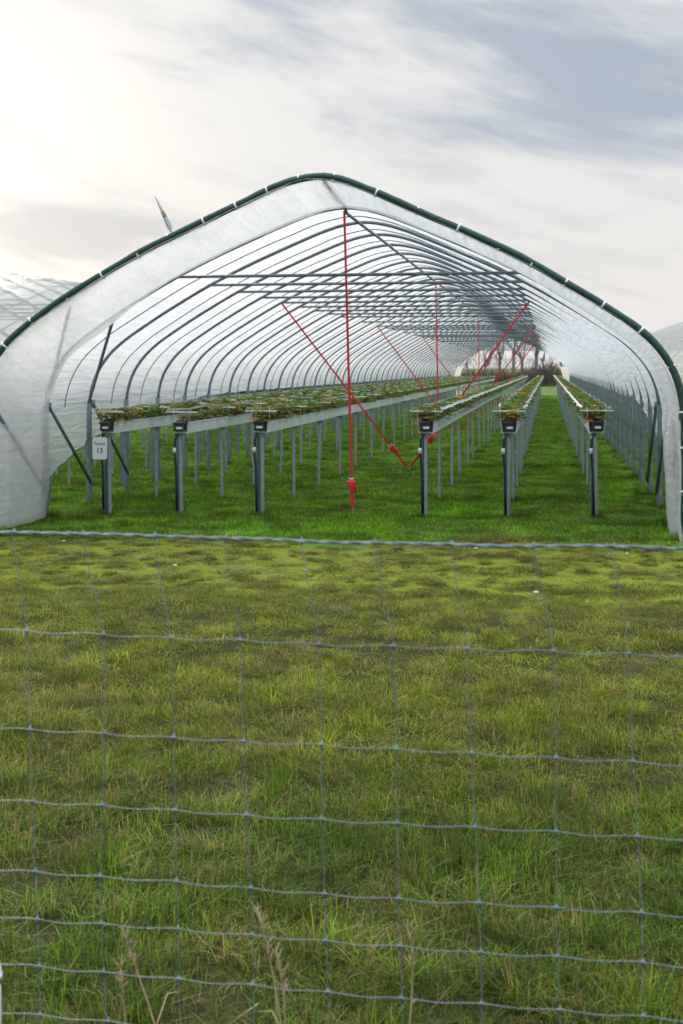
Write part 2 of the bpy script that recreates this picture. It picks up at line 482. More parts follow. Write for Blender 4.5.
def outer(off, dz=0.0, sx=1.0):
    """the arc pushed outwards"""
    res = []
    for i, (x, z) in enumerate(ARC):
        a = ARC[max(0, i-1)]; b = ARC[min(len(ARC)-1, i+1)]
        t = Vector((b[0]-a[0], b[1]-a[1])).normalized(); n = Vector((-t.y, t.x))
        res.append((x * sx + n.x * off - .07 * (sx - 1) / .006, z + n.y * off + dz * (.50 + .55 * math.exp(-(x / .6) ** 2))))
    return res

def cover(zl, zr, near_detail=True):
    b = MB(); ns = 7
    st_ = []
    for i in range(NH - 1):
        k = 7 if i < 9 else 3
        for q in range(k): st_.append((i + q / k, i, q / k))
    st_.append((NH - 1, NH - 2, 1.0))
    st_.insert(8, (1.03, 1, .03))
    rows = []
    for (s, i, f) in st_:
        Y = Y0 + s * SP
        e = max(0, 1 - s)                                   # front edge lifted on its roll
        arc = outer(.027 - .006 * e, .105 * e, 1 + .006 * e)
        sag = .022 * math.sin(math.pi * f) * (1 if i > 0 else 2.2)
        lo, hi = zl(Y), zr(Y)
        ln = [(-HW - .035 - .05 * e + .03 * (1 - q / ns) * 0, lo + (arc[0][1] - lo) * q / ns) for q in range(ns)]
        rn = [(HW + .035 + .05 * e, arc[-1][1] + (hi - arc[-1][1]) * q / ns) for q in range(1, ns + 1)]
        row = []
        full = ln + arc + rn
        for j, (x, z) in enumerate(full):
            low = max(0, 1.4 - z)
            dx = .05 * low * nz(Y * 3.1, z * 1.2, 1 if x < 0 else 9) + .03 * low * math.sin(Y * 15 + nz(z * 2, 0, 4) * 3)
            w = .010 * nz(x * 2.5, Y * 1.6, z * 2.5) + .004 * nz(x * 8, Y * 1.5, z * 8)
            w -= (1 + .4 * nz(i * 3.3, 8)) * math.sin(math.pi * f) * (.022 * smooth01(.2, 1.2, x) + .04 * smooth01(1.6, 3.0, x)) * smooth01(.9, 1.6, z)
            n = Vector((x, z * 1.1)).normalized() if z > ZS else Vector((1 if x > 0 else -1, 0))
            q = w - sag * (1 if z > ZS else .7)
            row.append((CX + x + n.x * q + dx, Y + (.02 * nz(z * 2, x, 5) if i > 0 else 0), z + n.y * q + (.05 * max(0, .2 - z) * 0)))
        rows.append(row)
    m = len(rows[0])
    # rows differ only in heights, so a plain grid works
    for r in rows: b.v += r
    for a in range(len(rows) - 1):
        for j in range(m - 1):
            b.f.append((a*m+j, a*m+j+1, (a+1)*m+j+1, (a+1)*m+j)); b.c.append(None); b.mi.append(0)
    hems = ([r[0] for r in rows], [r[-1] for r in rows])
    return b, hems

def interp(xs_, ys_): return lambda y: float(np.interp(y, xs_, ys_))
zl_main = interp([0, Y0 + SP + .002, Y0 + SP + .03, 15.35, 17.4, 18.8, 20.4, 23, 45, YE - SP, YE - SP + .1, 999], [.0, .0, .40, .79, 1.03, 1.09, 1.20, 1.25, 1.26, 1.26, 0, 0])
zr_main = interp([0, 13.9, 14.05, 14.9, 15.7, 17.3, 20.9, 29, YE - SP, YE - SP + .1, 999], [.03, .03, .52, .70, .87, 1.08, 1.36, 1.45, 1.45, 0, 0])
def groundish(f): return lambda y: f(y) + .02 * nz(y * 2, 3)

def make_hoop_meshes():
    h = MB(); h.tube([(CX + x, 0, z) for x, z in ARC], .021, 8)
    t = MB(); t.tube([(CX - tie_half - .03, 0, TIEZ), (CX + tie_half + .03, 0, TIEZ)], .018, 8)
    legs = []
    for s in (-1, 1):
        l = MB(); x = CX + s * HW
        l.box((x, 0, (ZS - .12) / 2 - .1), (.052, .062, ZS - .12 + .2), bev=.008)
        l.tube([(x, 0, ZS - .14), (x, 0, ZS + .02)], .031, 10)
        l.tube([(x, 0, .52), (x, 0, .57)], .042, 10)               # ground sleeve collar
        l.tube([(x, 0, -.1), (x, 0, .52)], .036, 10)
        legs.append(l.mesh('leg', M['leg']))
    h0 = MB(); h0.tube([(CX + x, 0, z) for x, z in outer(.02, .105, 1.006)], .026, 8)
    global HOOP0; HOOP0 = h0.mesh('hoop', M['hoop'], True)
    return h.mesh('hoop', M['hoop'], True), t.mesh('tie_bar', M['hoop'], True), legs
HOOP, TIE, LEGS = make_hoop_meshes()
rope_arc = outer(.012)
def tube_profile(Y, off): return [(CX + x, Y, z) for x, z in outer(off, .105, 1.006)]

def make_tunnel(zl, zr, x_off, label):
    t = empty('polytunnel', (0, 0, 0))
    tag(t, label, 'polytunnel', 'plastic film tunnels side by side')
    for i in range(NH):
        Y = Y0 + i * SP
        h = link('hoop', HOOP if i else HOOP0, t, (0, Y, 0))
        for l in LEGS:
            lg = link('leg', l, h, (0, 0, 0))
        if i > 0 and (i < 9 or (i < 26 and i % 2 == 1) or i % 3 == 2): link('tie_bar', TIE, h)
    rp = MB()
    pts = [(CX, Y0 + .06, 3.585), (CX, Y0 + .7 * SP, 3.525), (CX, Y0 + SP - .05, 3.495)] + [(CX + .01 * nz(y, 0), y, 3.48 - .05) for y in np.arange(Y0 + SP * 1.04, YE, SP)] + [(CX, YE, 3.43)]
    rp.tube(pts, .019, 8); rp.build('ridge_pipe', M['hoop'], t, True)
    for i in range(NH - 1):
        Y = Y0 + (i + .5) * SP
        r_ = MB()
        sl = .22 if i % 2 else -.22
        m_ = len(rope_arc)
        r_.tube([(CX + x * .998, Y + sl * (k / m_ - .5), z - .024 + .003 * math.sin(k)) for k, (x, z) in enumerate(rope_arc)], .0065, 5)
        if i > 0 and x_off == 0: r_.build('rope', M['rope'], t)
    # wind braces: front leg tops to next leg foot and up to the hoop in front
    for s in ((-1, 1) if x_off == 0 else ()):
        for i in (0, 1, 2):
            b = MB(); x = CX + s * (HW - .035); Y = Y0 + i * SP
            b.tube([(x, Y + .03, 1.25), (x, Y + SP - .03, .25)], .021, 8)
            b.tube([(x, Y + .03, 1.2), (x, Y + .03, 1.30)], .03, 8)
            b.build('brace', M['hoop'], t, True)
            if i < 2 and s < 0:
                b = MB(); hx, hz = min(half, key=lambda q: abs(q[0] - 2.75))
                b.tube([(x + s * (.05 if i == 0 else .03), Y + SP + (.06 if i == 0 else -.03), 1.27), (CX + s * (hx + (.04 if i == 0 else 0)), Y + (.25 if i == 0 else .05), hz + (.09 if i == 0 else -.01))], .020, 8)
                b.build('brace', M['hoop'], t, True)
    cv, hems = cover(groundish(zl), groundish(zr))
    cv.build('film_cover', M['film'], t, True)
    for hm in hems:
        b = MB(); pp = [p for p in hm if Y0 + SP * 1.2 < p[1] < YE - SP * 1.1]
        b.tube([(p[0], p[1], p[2] + .01) for p in pp], .013, 6); b.build('hem_cord', M['leg'], t, True)
    # inner flap: the film turned in over the front edge and drawn back to the second hoop
    fl = MB(); fr_, bk_ = outer(.0, .105, 1.006), outer(-.012)
    ncol = 26; nz_ = 16
    def full_prof(arc, sl, sr):
        return [(arc[0][0] + sl * (1 - q / nz_), .0 + arc[0][1] * q / nz_) for q in range(nz_)] + list(arc) + [(arc[-1][0] + sr * (q / nz_), arc[-1][1] * (1 - q / nz_)) for q in range(1, nz_ + 1)]
    A_ = full_prof(fr_, -.02, .02); B_ = full_prof(bk_, .02, .03)
    mm = len(A_)
    for k in range(ncol + 1):
        f = k / ncol
        for j in range(mm):
            (x0, z0), (x1, z1) = A_[j], B_[j]
            x = x0 + (x1 - x0) * f; z = z0 + (z1 - z0) * f
            n = Vector((x, z * 1.1)).normalized() if z > ZS else Vector((1 if x > 0 else -1, 0))
            low = smooth01(2.4, .9, z)
            w = -.035 * math.sin(math.pi * f) * (1 - .3 * low) + .012 * nz(x * 2.2, f * 3, z * 2.2) + .008 * nz(x * 7, f * 4, z * 7)
            w -= low * (.11 if x < 0 else .045) * (1 - .75 * max(0, f - .75) * 4)
            if x < 0: w -= .19 * math.sin(math.pi * f) ** .8 * smooth01(1.15, 1.6, z) * smooth01(2.75, 2.2, z)
            w += low * (1 if x > 0 else .35) * (.04 * math.sin(f * 17 + 2.2 * nz(z * .9, 3)) + .05 * nz(f * 6, z * .9, 17))
            w += (.035 * nz((x * .8 + f * 1.6) * 2.6, (z * .8 - f) * 1.3, 31) + .02 * nz((x + f * 1.1) * 7, f * 1.2, 44)) * math.sin(math.pi * f) ** .6
            y = Y0 - .055 + f * (SP + .03) - (.07 if x > 0 else .0) * low * f - .14 * smooth01(.35, 0, z)
            zz = z + n.y * w
            fl.v.append((CX + x + n.x * w, y + .03 * low * nz(z * 2, x), max(zz, gz(CX + x + x_off, y) + .0 + .02 * nz(f * 9, x)) if z < .15 else zz))
    for k in range(ncol):
        for j in range(mm - 1): fl.f.append((k*mm+j, (k+1)*mm+j, (k+1)*mm+j+1, k*mm+j+1)); fl.c.append(None); fl.mi.append(0)
    fl.build('front_flap', M['flapfilm'], t, True)
    for s in (-1, 1):
        b = MB(); nu, nv = 14, 9; v = []
        for k in range(nv + 1):
            zq = 1.75 * k / nv
            wd_ = (.30 + .25 * (1 - k / nv)) if zq < 1.3 else .42
            for q in range(nu + 1):
                u_ = q / nu; xq = CX + s * (float(np.interp(-max(zq, 1.25), [-zz for xx, zz in half], [xx for xx, zz in half])) - .03 - wd_ * u_)
                v.append((xq, YE - .06 + .05 * math.sin(u_ * 17 + zq) * (1.2 - k / nv * .5), zq + .03))
        b.add(v, [(k*(nu+1)+q, k*(nu+1)+q+1, (k+1)*(nu+1)+q+1, (k+1)*(nu+1)+q) for k in range(nv) for q in range(nu)])
        b.build('end_curtain', M['film'], t, True)
    # dark green sleeve rolled along the front edge, with white clips
    er = MB()
    pr = tube_profile(Y0, .03)
    pr = [(pr[0][0] - .01, Y0, z) for z in np.arange(.02, pr[0][2] - .05, .1)] + pr + [(pr[-1][0] + .01, Y0, z) for z in np.arange(.02, pr[-1][2] - .05, .1)][::-1]
    er.tube([(p[0], p[1] - .01 + .01 * nz(p[0] * 2, p[2]), p[2] + .012 * nz(p[0] * 2.3, p[2] * 2.3, 6)) for p in pr], [.037 + .005 * nz(k * .7, 0) for k in range(len(pr))], 10)
    ro = er.build('edge_roll', M['net'], t, True)
    dist = 0; nxt = .2; i = 0
    rr = random.Random(4)
    for a, b_ in zip(pr[:-1], pr[1:]):
        a, b_ = Vector(a), Vector(b_); l_ = (b_ - a).length
        while dist + l_ > nxt:
            p = a + (b_ - a) * ((nxt - dist) / l_); d = (b_ - a).normalized() * .011
            c = MB(); c.tube([p - d, p - d * .8, p + d * .8, p + d], [.040, .0465, .0465, .040], 10)
            c.build('clip', M['clip'], ro, True); nxt += rr.uniform(.33, .47)
        dist += l_
    t.location.x = x_off
    return t
PITCH = 7.58
T1 = make_tunnel(zl_main, zr_main, 0, 'open-fronted white film tunnel in the middle, seen straight down its inside')
zlow = interp([0, 15, 17, 20, 999], [.0, .0, .9, 1.42, 1.45])
zopen = interp([0, 13.9, 14.05, 999], [0, 0, 1.3, 1.45])
for off, lab in ((-PITCH, 'white film tunnel roof showing above the green edge on the left'), (PITCH, 'sliver of white film tunnel roof showing at the right edge')):
    make_tunnel(zlow if off < 0 else zopen, zopen if off < 0 else zlow, off, lab)

# ------------------------------------------------------------------ raised beds
BY0, BY1, BS = 14.2, YE - 1.2, 1.83
ROWS = [-5.12, -4.227, -3.275, -1.36, -.43, .53]
nposts = int((BY1 - BY0) / BS) + 1
GW, GZ0, GZ1 = .17, .955, 1.085
def bed_meshes():
    d = {}
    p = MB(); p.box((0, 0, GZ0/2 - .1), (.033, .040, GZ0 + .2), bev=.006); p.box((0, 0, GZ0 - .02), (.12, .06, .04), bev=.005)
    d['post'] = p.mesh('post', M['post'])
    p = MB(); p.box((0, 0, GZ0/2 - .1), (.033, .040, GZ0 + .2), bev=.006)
    d['endpost'] = p.mesh('post', M['postdark'])
    p = MB()
    prof = [(-GW/2-.012, GZ1-.012), (-GW/2-.012, GZ1), (-GW/2, GZ1), (-.074, GZ0+.012), (.074, GZ0+.012), (GW/2, GZ1), (GW/2+.012, GZ1), (GW/2+.012, GZ1-.012), (GW/2+.002, GZ1-.012), (.082, GZ0), (-.082, GZ0), (-GW/2-.002, GZ1-.012)]
    ysn = list(np.arange(BY0, BY1, 1.0)) + [BY1]
    vs = []; fs = []; n = len(prof)
    for k, y in enumerate(ysn): vs += [(x, y - BY0, z + .004 * nz(y * .6, x)) for x, z in prof]
    for k in range(len(ysn) - 1):
        for j in range(n):
            j2 = (j+1) % n; fs.append((k*n+j, k*n+j2, (k+1)*n+j2, (k+1)*n+j))
    fs.append(tuple(range(n))); fs.append(tuple((len(ysn)-1)*n + j for j in range(n))[::-1])
    p.add(vs, fs)
    for y in np.arange(BY0 + .4, BY1, .62):                    # joint straps on the trough
        for s in (-1, 1): p.box((s * (GW/2 - .004), y - BY0, (GZ0+GZ1)/2 + .005), (.006, .018, GZ1-GZ0-.02))
    d['trough'] = p.mesh('trough', M['gutter'])
    p = MB(); pv = []; pf = []
    for k, y in enumerate(np.arange(BY0 + .02, BY1, .12)):
        for j in range(5):
            x = (j - 2) / 2 * (GW/2 - .006); pv.append((x, y - BY0, GZ1 - .004 + (.03 * (1 - (x/(GW/2))**2)) + .012 * nz(x * 30, y * 6)))
    nk = len(pv) // 5
    for k in range(nk - 1):
        for j in range(4): pf.append((k*5+j, k*5+j+1, k*5+6+j, k*5+5+j))
    p.add(pv, pf); d['substrate'] = p.mesh('substrate', M['peat'], True)
    p = MB(); zc = 1.20
    p.tube([(-.185, 0, zc), (.185, 0, zc)], .009, 8)
    for s in (-1, 1): p.tube([(s*(GW/2+.014), 0, GZ1-.06), (s*(GW/2+.016), 0, zc), (s*(GW/2+.016), 0, zc+.04)], .003, 5)
    d['crossbar'] = p.mesh('crossbar', M['white'], True)
    for s, nm in ((-1, 'tl'), (1, 'tr')):
        p = MB(); v_ = []; f_ = []
        yy = np.arange(0, BY1 - BY0, .18)
        for k, y in enumerate(yy):
            ph = (y % BS) / BS
            sag = -.022 * math.sin(math.pi * ph) * (.7 + .5 * nz(int(y / BS) * 1.7, s * 3)) + .012 * nz(y * 2, s)
            w = .013 + .006 * nz(y * 2.1, s * 8); x = s * (.168 + .02 * nz(y * .9, s * 2.2) - .02 * math.sin(math.pi * ph)); tl = 1.05 + .45 * nz(y * 1.3, s * 5)
            z = zc + .03 + sag
            for (a, c_) in ((-w, 0), (w, 0), (w, .004), (-w, .004)): v_.append((x + a * math.cos(tl), y, z + s * -a * math.sin(tl) + c_))
        for k in range(len(yy) - 1):
            for j in range(4):
                j2 = (j+1) % 4; f_.append((k*4+j, k*4+j2, k*4+4+j2, k*4+4+j))
        p.add(v_, f_); d[nm] = p.mesh('tape', M['tape'], False)
    p = MB()                                                    # thin wire loops along the trough side
    for y in np.arange(.3, BY1 - BY0, .305):
        for s in (-1, 1):
            p.tube([(s*(GW/2+.01), y - .12, GZ1 - .01), (s*.135, y - .06, GZ1-.05), (s*.14, y, GZ1 - .06), (s*.135, y + .06, GZ1-.05), (s*(GW/2+.01), y + .12, GZ1 - .01)], .0035, 4)
    d['loops'] = p.mesh('wire_loops', M['post'])
    p = MB(); p.box((0, -.06, 1.035), (.115, .10, .11), bev=.012); p.box((0, -.112, 1.075), (.13, .015, .025), bev=.005)
    p.tube([(-.03, -.05, .96), (-.035, -.055, .93)], .026, 10)
    d['cap'] = p.mesh('end_cap', M['black'])
    p = MB(); p.box((.012, -.1115, 1.022), (.07, .004, .026), bev=.0015); d['sticker'] = p.mesh('sticker', M['white'])
    p = MB(); p.tube([(-.033, -.055, .945), (-.055, -.05, .88), (-.06, -.045, .70), (-.045, -.04, .55), (-.04, -.04, .35), (-.035, -.04, .05)], [.013, .014, .013, .015, .016, .016], 8)
    d['pipe'] = p.mesh('drain_pipe', M['black'], True)
    p = MB(); p.tube([(-.061, -.047, .79), (-.062, -.046, .73)], .018, 8); p.tube([(-.061, -.046, .76), (-.09, -.05, .765)], .008, 6); d['valve'] = p.mesh('valve', M['white'], True)
    return d
D = bed_meshes()
def make_bed(x, label, ri, right_tape=True, loops=True, loc_off=0.0, group='raised strawberry beds on posts'):
    X = x + loc_off
    b = empty('raised_bed', (X, BY0, 0)); tag(b, label, 'raised bed', group)
    dz = gz(x, BY0) * .6
    for nm, key in (('trough', 'trough'), ('substrate', 'substrate'), ('tape', 'tl')): link(nm, D[key], b, (0, 0, dz))
    if right_tape: link('tape', D['tr'], b, (0, 0, dz))
    if loops: link('wire_loops', D['loops'], b, (0, 0, dz))
    rr = random.Random(ri)
    for i in range(nposts):
        yy = i * BS + .06 + (rr.uniform(-.06, .06) if i else 0)
        pxo = rr.uniform(-.012, .012)
        q = link('post', D['post'], b, (pxo, yy, dz)); q.rotation_euler = (rr.gauss(0, .008), rr.gauss(0, .012), rr.uniform(-.3, .3))
        link('crossbar', D['crossbar'], b, (0, i * BS + .03, dz))
    q = link('post', D['endpost'], b, (-.046, .09, dz)); q.rotation_euler = (0, rr.gauss(0, .01), 0)
    c = link('end_cap', D['cap'], b, (0, 0, dz)); link('sticker', D['sticker'], c)
    p = link('drain_pipe', D['pipe'], b, (0, 0, dz)); link('valve', D['valve'], p)
    return b
names = ['leftmost raised trough bed, with the white number sign on its end post', 'raised trough bed second from the left, between the sign bed and the third bed',
         'raised trough bed third from the left, just left of the red hanging strap', 'raised trough bed just right of the red hanging strap, fourth from the left',
         'raised trough bed on the left side of the open grass path', 'rightmost raised trough bed, between the grass path and the row of tunnel legs']
for i, x in enumerate(ROWS): make_bed(x, names[i], i, right_tape=i > 2, loops=i > 2)
for i in range(6):
    make_bed(ROWS[i], 'raised bed glimpsed under the film in the neighbouring left tunnel', 20 + i, i > 2, False, -PITCH, 'raised beds in the left neighbouring tunnel')
for i in range(3):
    make_bed(ROWS[i], 'raised bed glimpsed between legs in the neighbouring right tunnel', 30 + i, i > 2, False, PITCH, 'raised beds in the right neighbouring tunnel')

# ------------------------------------------------------------------ strawberry plants
def plant_mesh(seed, warm):
    r = random.Random(seed); b = MB()
    n = r.randint(38, 48)
    for k in range(n):
        a = r.uniform(0, 6.283); ln = r.uniform(.05, .15); up = r.uniform(.02, .12)
        cx, cy = r.uniform(-.02, .02), r.uniform(-.04, .04)
        p0 = Vector((cx, cy, -.02)); p2 = Vector((cx + math.cos(a) * ln * .82, cy + math.sin(a) * ln * 1.15, up - (.05 if ln > .11 else 0)))
        p1 = (p0 + p2) / 2 + Vector((0, 0, .035))
        q = r.random()
        if q < warm: c = r.choice([(.50, .17, .015), (.60, .26, .02), (.38, .09, .02), (.52, .36, .03)])
        elif q < warm + .22: c = (r.uniform(.17, .28), r.uniform(.22, .30), .03)
        elif q < warm + .30: c = (.18, .14, .04)
        else: c = (r.uniform(.07, .18), r.uniform(.17, .34), r.uniform(.015, .04))
        b.tube([p0, p1, p2], .0022, 3, (.12, .15, .04), cap=False)
        d = Vector((math.cos(a), math.sin(a), r.uniform(-.6, .25))).normalized()
        side = d.cross(Vector((0, 0, 1))).normalized(); nr = side.cross(d)
        s = r.uniform(.022, .037)
        for ang in (-1.15, 0, 1.15):
            e = (d * math.cos(ang) + side * math.sin(ang)).normalized(); sd = nr.cross(e).normalized()
            pts = [p2, p2 + e*s*.5 + sd*s*.45 + nr*s*.16, p2 + e*s*1.15 + sd*s*.48 + nr*s*.14, p2 + e*s*1.55, p2 + e*s*1.15 - sd*s*.48 + nr*s*.14, p2 + e*s*.5 - sd*s*.45 + nr*s*.16, p2 + e*s*.8]
            b.add(pts, [(0,6,1),(1,6,2),(2,6,3),(3,6,4),(4,6,5),(5,6,0)], c)
    return b.mesh('strawberry_plant', M['leaf'])
PV = [plant_mesh(40 + i, w) for i, w in enumerate((.05, .09, .14, .06, .26, .10, .45))]
wname = ['leftmost bed', 'second bed from the left', 'third bed from left', 'bed right of the strap', 'bed left of the grass path', 'rightmost bed']
fp, fi, fr, fs_ = [], [], [], []
for ri, x in enumerate(ROWS):
    dz = gz(x, BY0) * .6
    for k in range(int((BY1 - BY0) / .24)):
        y = BY0 + .09 + k * .24 + random.uniform(-.03, .03)
        z = GZ1 + .03 + dz; sc = random.uniform(.85, 1.2)
        v = random.choice([0, 1, 2, 3, 5, 0, 3, 4, 4 if ri == 5 else 1, 2 if ri == 5 else 0]); rz = random.uniform(0, 6.283)
        if nz(y * .5, ri * 7.7) < -.34: sc *= .6
        if k == 0: v = 6 if ri in (0, 2) else 4
        if k < 50:
            p = link('strawberry_plant', PV[v], None, (x + random.uniform(-.015, .015), y, z), rz); p.scale = (sc, sc, sc)
            if k == 0:
                tag(p, ('bright orange strawberry plant' if v == 6 else 'yellowing strawberry plant') + ' at the front end of the ' + wname[ri], 'strawberry plant', 'strawberry plants at the bed ends')
            else:
                tag(p, 'low green and yellowing strawberry plant in the ' + wname[ri], 'strawberry plant', 'strawberry plants in the ' + wname[ri])
        else:
            fp.append((x + random.uniform(-.015, .015), y, z)); fi.append(v); fr.append((0, 0, rz)); fs_.append((sc,)*3)
for off, rows in ((-PITCH, range(6)), (PITCH, range(3))):
    for ri in rows:
        for k in range(int((BY1 - BY0) / .26)):
            sc = random.uniform(.75, 1.1)
            fp.append((ROWS[ri] + off, BY0 + .1 + k * .26, GZ1 + .02 + gz(ROWS[ri], BY0) * .6)); fi.append(random.randrange(6)); fr.append((0, 0, random.uniform(0, 6.28))); fs_.append((sc,)*3)
scatter('strawberry_plants', fp, fi, fr, fs_, PV, 'strawberry plants filling the far ends of the raised beds', 'strawberry plants')

# ------------------------------------------------------------------ red straps
def strap(p0, p1, label, ratchet=None, w=.034, m='red', group='red tensioning straps', pre=None):
    p0, p1 = Vector(p0), Vector(p1)
    t = empty('strap', p1); tag(t, label, 'strap', group)
    q = lambda p: Vector(p) - p1
    d = (p1 - p0).normalized(); side = d.cross(Vector((0, 1, 0))).normalized()
    side = (side - d * side.dot(d)).normalized(); nr = d.cross(side)
    def web(a, b_, wd, mt):
        b = MB(); n = 8; v = []; f = []
        for k in range(n + 1):
            tw = .35 * math.sin(k * .9); s2 = (side * math.cos(tw) + nr * math.sin(tw)); n2 = d.cross(s2)
            c = a + (b_ - a) * (k / n)
            for (i, j) in ((-1, -1), (1, -1), (1, 1), (-1, 1)): v.append(q(c + s2 * (wd/2*i) + n2 * (.002*j)))
        for k in range(n):
            for j in range(4):
                j2 = (j+1) % 4; f.append((k*4+j, k*4+j2, k*4+4+j2, k*4+4+j))
        b.add(v, f); b.build('webbing', M[mt], t)
    if ratchet is None: web(p0, p1, w, m)
    else:
        c = p0 + (p1 - p0) * ratchet
        web(p0, c, w * .8, m); web(c, p1, w, 'red' if m == 'red' else 'orange')
        rot = Matrix((side, nr, d)).transposed()
        b = MB(); b.box(q(c), (.052, .03, .085), rot, bev=.008)
        for i in (-1, 1): b.box(q(c + side * .030*i), (.006, .045, .10), rot)
        ra = b.build('ratchet', M['steel'], t)
        b = MB(); b.box(q(c + nr * .04 + d * .06), (.06, .012, .09), rot, bev=.004)
        b.tube([q(c - side*.05 + nr*.02), q(c + side*.05 + nr*.02)], .022, 8); b.build('handle', M['red'], ra)
        b = MB()
        for k in range(3):
            o_ = c + side * (.03 * (k-1)) - nr * .02
            b.tube([q(o_), q(o_ + nr*.05 + d * .05), q(o_ + side * .02 + d * .13), q(o_ - nr*.01 + d * .05)], .012, 6)
        b.build('webbing', M['red'], t)
    b = MB(); e = p1
    b.tube([q(e - d*.02), q(e + d*.03), q(e + d*.06 + side*.015), q(e + d*.09)], .009, 6); b.build('hook', M['steel'], t)
    return t
hy = lambda i: Y0 + i * SP
A1 = (-2.235, 14.42)
strap((CX - .02, hy(1) + .04, 3.45), (A1[0], A1[1], gz(*A1) + .06), 'tall red strap hanging from the ridge at the tunnel front, with ratchet', .905)
labs = ['second upright red strap hanging from the ridge, deeper in the tunnel', 'third upright red strap far down the tunnel', 'small upright red strap near the far end of the tunnel']
for i, lab in zip((9, 20, 30), labs):
    strap((CX, hy(i) + .04, 3.44), (CX + .02, hy(i) + .55, gz(CX, hy(i)) + .06), lab, .9, w=.036)
sides = [('front red slanting strap falling from the left end of a tie bar', 'front red slanting strap falling from the right end of a tie bar'),
         ('second red slanting strap from a tie bar left end, halfway down the tunnel', 'second red slanting strap from a tie bar right end, below the first one'),
         ('far red slanting strap falling from a left tie bar end', 'far red slanting strap falling from a right tie bar end')]
for i, (la, lb) in zip((5, 13, 21), sides):
    ax, ay = CX - .06, hy(i) + 1.25
    az = gz(ax, ay) + .06
    strap((CX - tie_half, hy(i) + .03, TIEZ - .02), (ax - .02, ay, az), la, .87, w=.036)
    strap((CX + tie_half, hy(i) + .03, TIEZ - .02), (ax + .03, ay + .02, az), lb, .8, w=.036)

# ------------------------------------------------------------------ number sign
sx_, sy_ = -5.16, BY0 - .15
sg = empty('number_sign', (sx_, sy_, .635)); tag(sg, 'white rounded sign reading Tunnel 13 on the leftmost bed end', 'sign')
b = MB(); w_, h_, rd = .088, .128, .022; pts = []
for cx_, cz_, a0 in ((w_-rd, h_-rd, 0), (-w_+rd, h_-rd, 90), (-w_+rd, -h_+rd, 180), (w_-rd, -h_+rd, 270)):
    for k in range(6): pts.append((cx_ + rd*math.cos(R(a0 + k*18)), cz_ + rd*math.sin(R(a0 + k*18))))
n = len(pts)
b.add([(x, -.004, z + .128) for x, z in pts] + [(x, .004, z + .128) for x, z in pts], [tuple(range(n))[::-1], tuple(range(n, 2*n))] + [(i, (i+1) % n, n+(i+1) % n, n+i) for i in range(n)])
b.build('panel', M['signw'], sg)
def text_part(txt, size, z, m, parent):
    cu = bpy.data.curves.new('lettering', 'FONT'); cu.body = txt; cu.size = size; cu.align_x = 'CENTER'; cu.extrude = .0008; cu.offset = size * .012
    tmp = bpy.data.objects.new('lettering_curve', cu); COL.objects.link(tmp)
    dg = bpy.context.evaluated_depsgraph_get(); me = bpy.data.meshes.new_from_object(tmp.evaluated_get(dg))
    bpy.data.objects.remove(tmp)
    me.materials.clear(); me.materials.append(m)
    me.transform(Matrix.Rotation(R(90), 4, 'X'))
    o = link('lettering', me, parent, (0, -.0062, z)); return o
text_part('Tunnel', .048, .168, M['blue'], sg)
text_part('13', .085, .075, M['ink'], sg)
b = MB(); b.tube([(.0, .012, .24), (.0, .05, .30), (.02, .10, .33)], .004, 5); b.build('hook', M['steel'], sg)

# ------------------------------------------------------------------ fence
FY = 2.467
fe = empty('wire_fence', (0, FY, 0)); tag(fe, 'galvanised square mesh wire fence across the foreground grass', 'fence')
WZ = [1.356, 1.152, .948, .803, .656, .560, .460, .360, .260, .160, .06]
SX0, SS = -1.10, .1535
xsw = [SX0 + SS * k for k in range(-14, 32)]
def wz(i, x): return WZ[i] + .006 * nz(x * 1.3, i * 3.1) + .0025 * nz(x * 6, i * 5.7) + (.006 * nz(x * .8, 40) if i == 0 else 0)
def lean(x, z): return x + (1.356 - z) * .031 + .026 * smooth01(0, .22, 1.356 - z) + .004 * nz(x * 3, z * 2.5, 12)
for i in range(len(WZ)):
    b = MB(); x = np.arange(xsw[0] - .05, xsw[-1] + .05, SS / 8)
    for strand in ((0, 1) if i == 0 else (0,)):
        pts = []
        for xx in x:
            kx = (xx - (SX0 + (1.356 - WZ[i]) * .0525)) / SS; cr = .0022 * math.cos(kx * 2 * math.pi * 1.0) if i else 0
            tw = 2.1 if i == 0 else 0
            an = xx * 70 + strand * math.pi
            pts.append((xx, .0019 * math.cos(an) if i == 0 else 0, wz(i, xx) + cr + (.0019 * math.sin(an) if i == 0 else 0)))
        b.tube(pts, 0.0022 if i == 0 else .00095, 6)
    b.build('line_wire', M['wire'], fe, True)
for x0 in xsw:
    b = MB(); jx = random.uniform(-.006, .006)
    zs = list(np.arange(WZ[0], 0.03, -.0255))
    bow = random.gauss(0, .004)
    b.tube([(lean(x0, z) + jx + bow * math.sin((1.356 - z) * 6), .002, z) for z in zs], .00095, 5)
    for i in range(len(WZ)):
        xx = lean(x0, WZ[i]) + jx + bow * math.sin((1.356 - WZ[i]) * 6); z = wz(i, xx)
        b.tube([(xx - .006, .0, z), (xx, .003, z + .002), (xx + .006, 0, z)], .0024, 6)
        b.tube([(xx, .002, z - .008), (xx, .003, z + .008)], .002, 6)
    b.build('stay_wire', M['wire'], fe, True)
st_x = onY(-4, 2.75)
sk = MB(); sk.tube([(0, 0, -.05), (0, 0, .325), (0, 0, .34)], [.012, .012, .007], 10)
s_o = empty('stake', (st_x, 2.75, gz(st_x, 2.75))); tag(s_o, 'pale metal stake standing at the lower left corner behind the wire mesh', 'stake')
sk.build('shaft', M['white'], s_o, True)
b = MB(); b.tube([(0, 0, .29), (0, 0, .31)], .016, 10); b.build('collar', M['steel'], s_o, True)

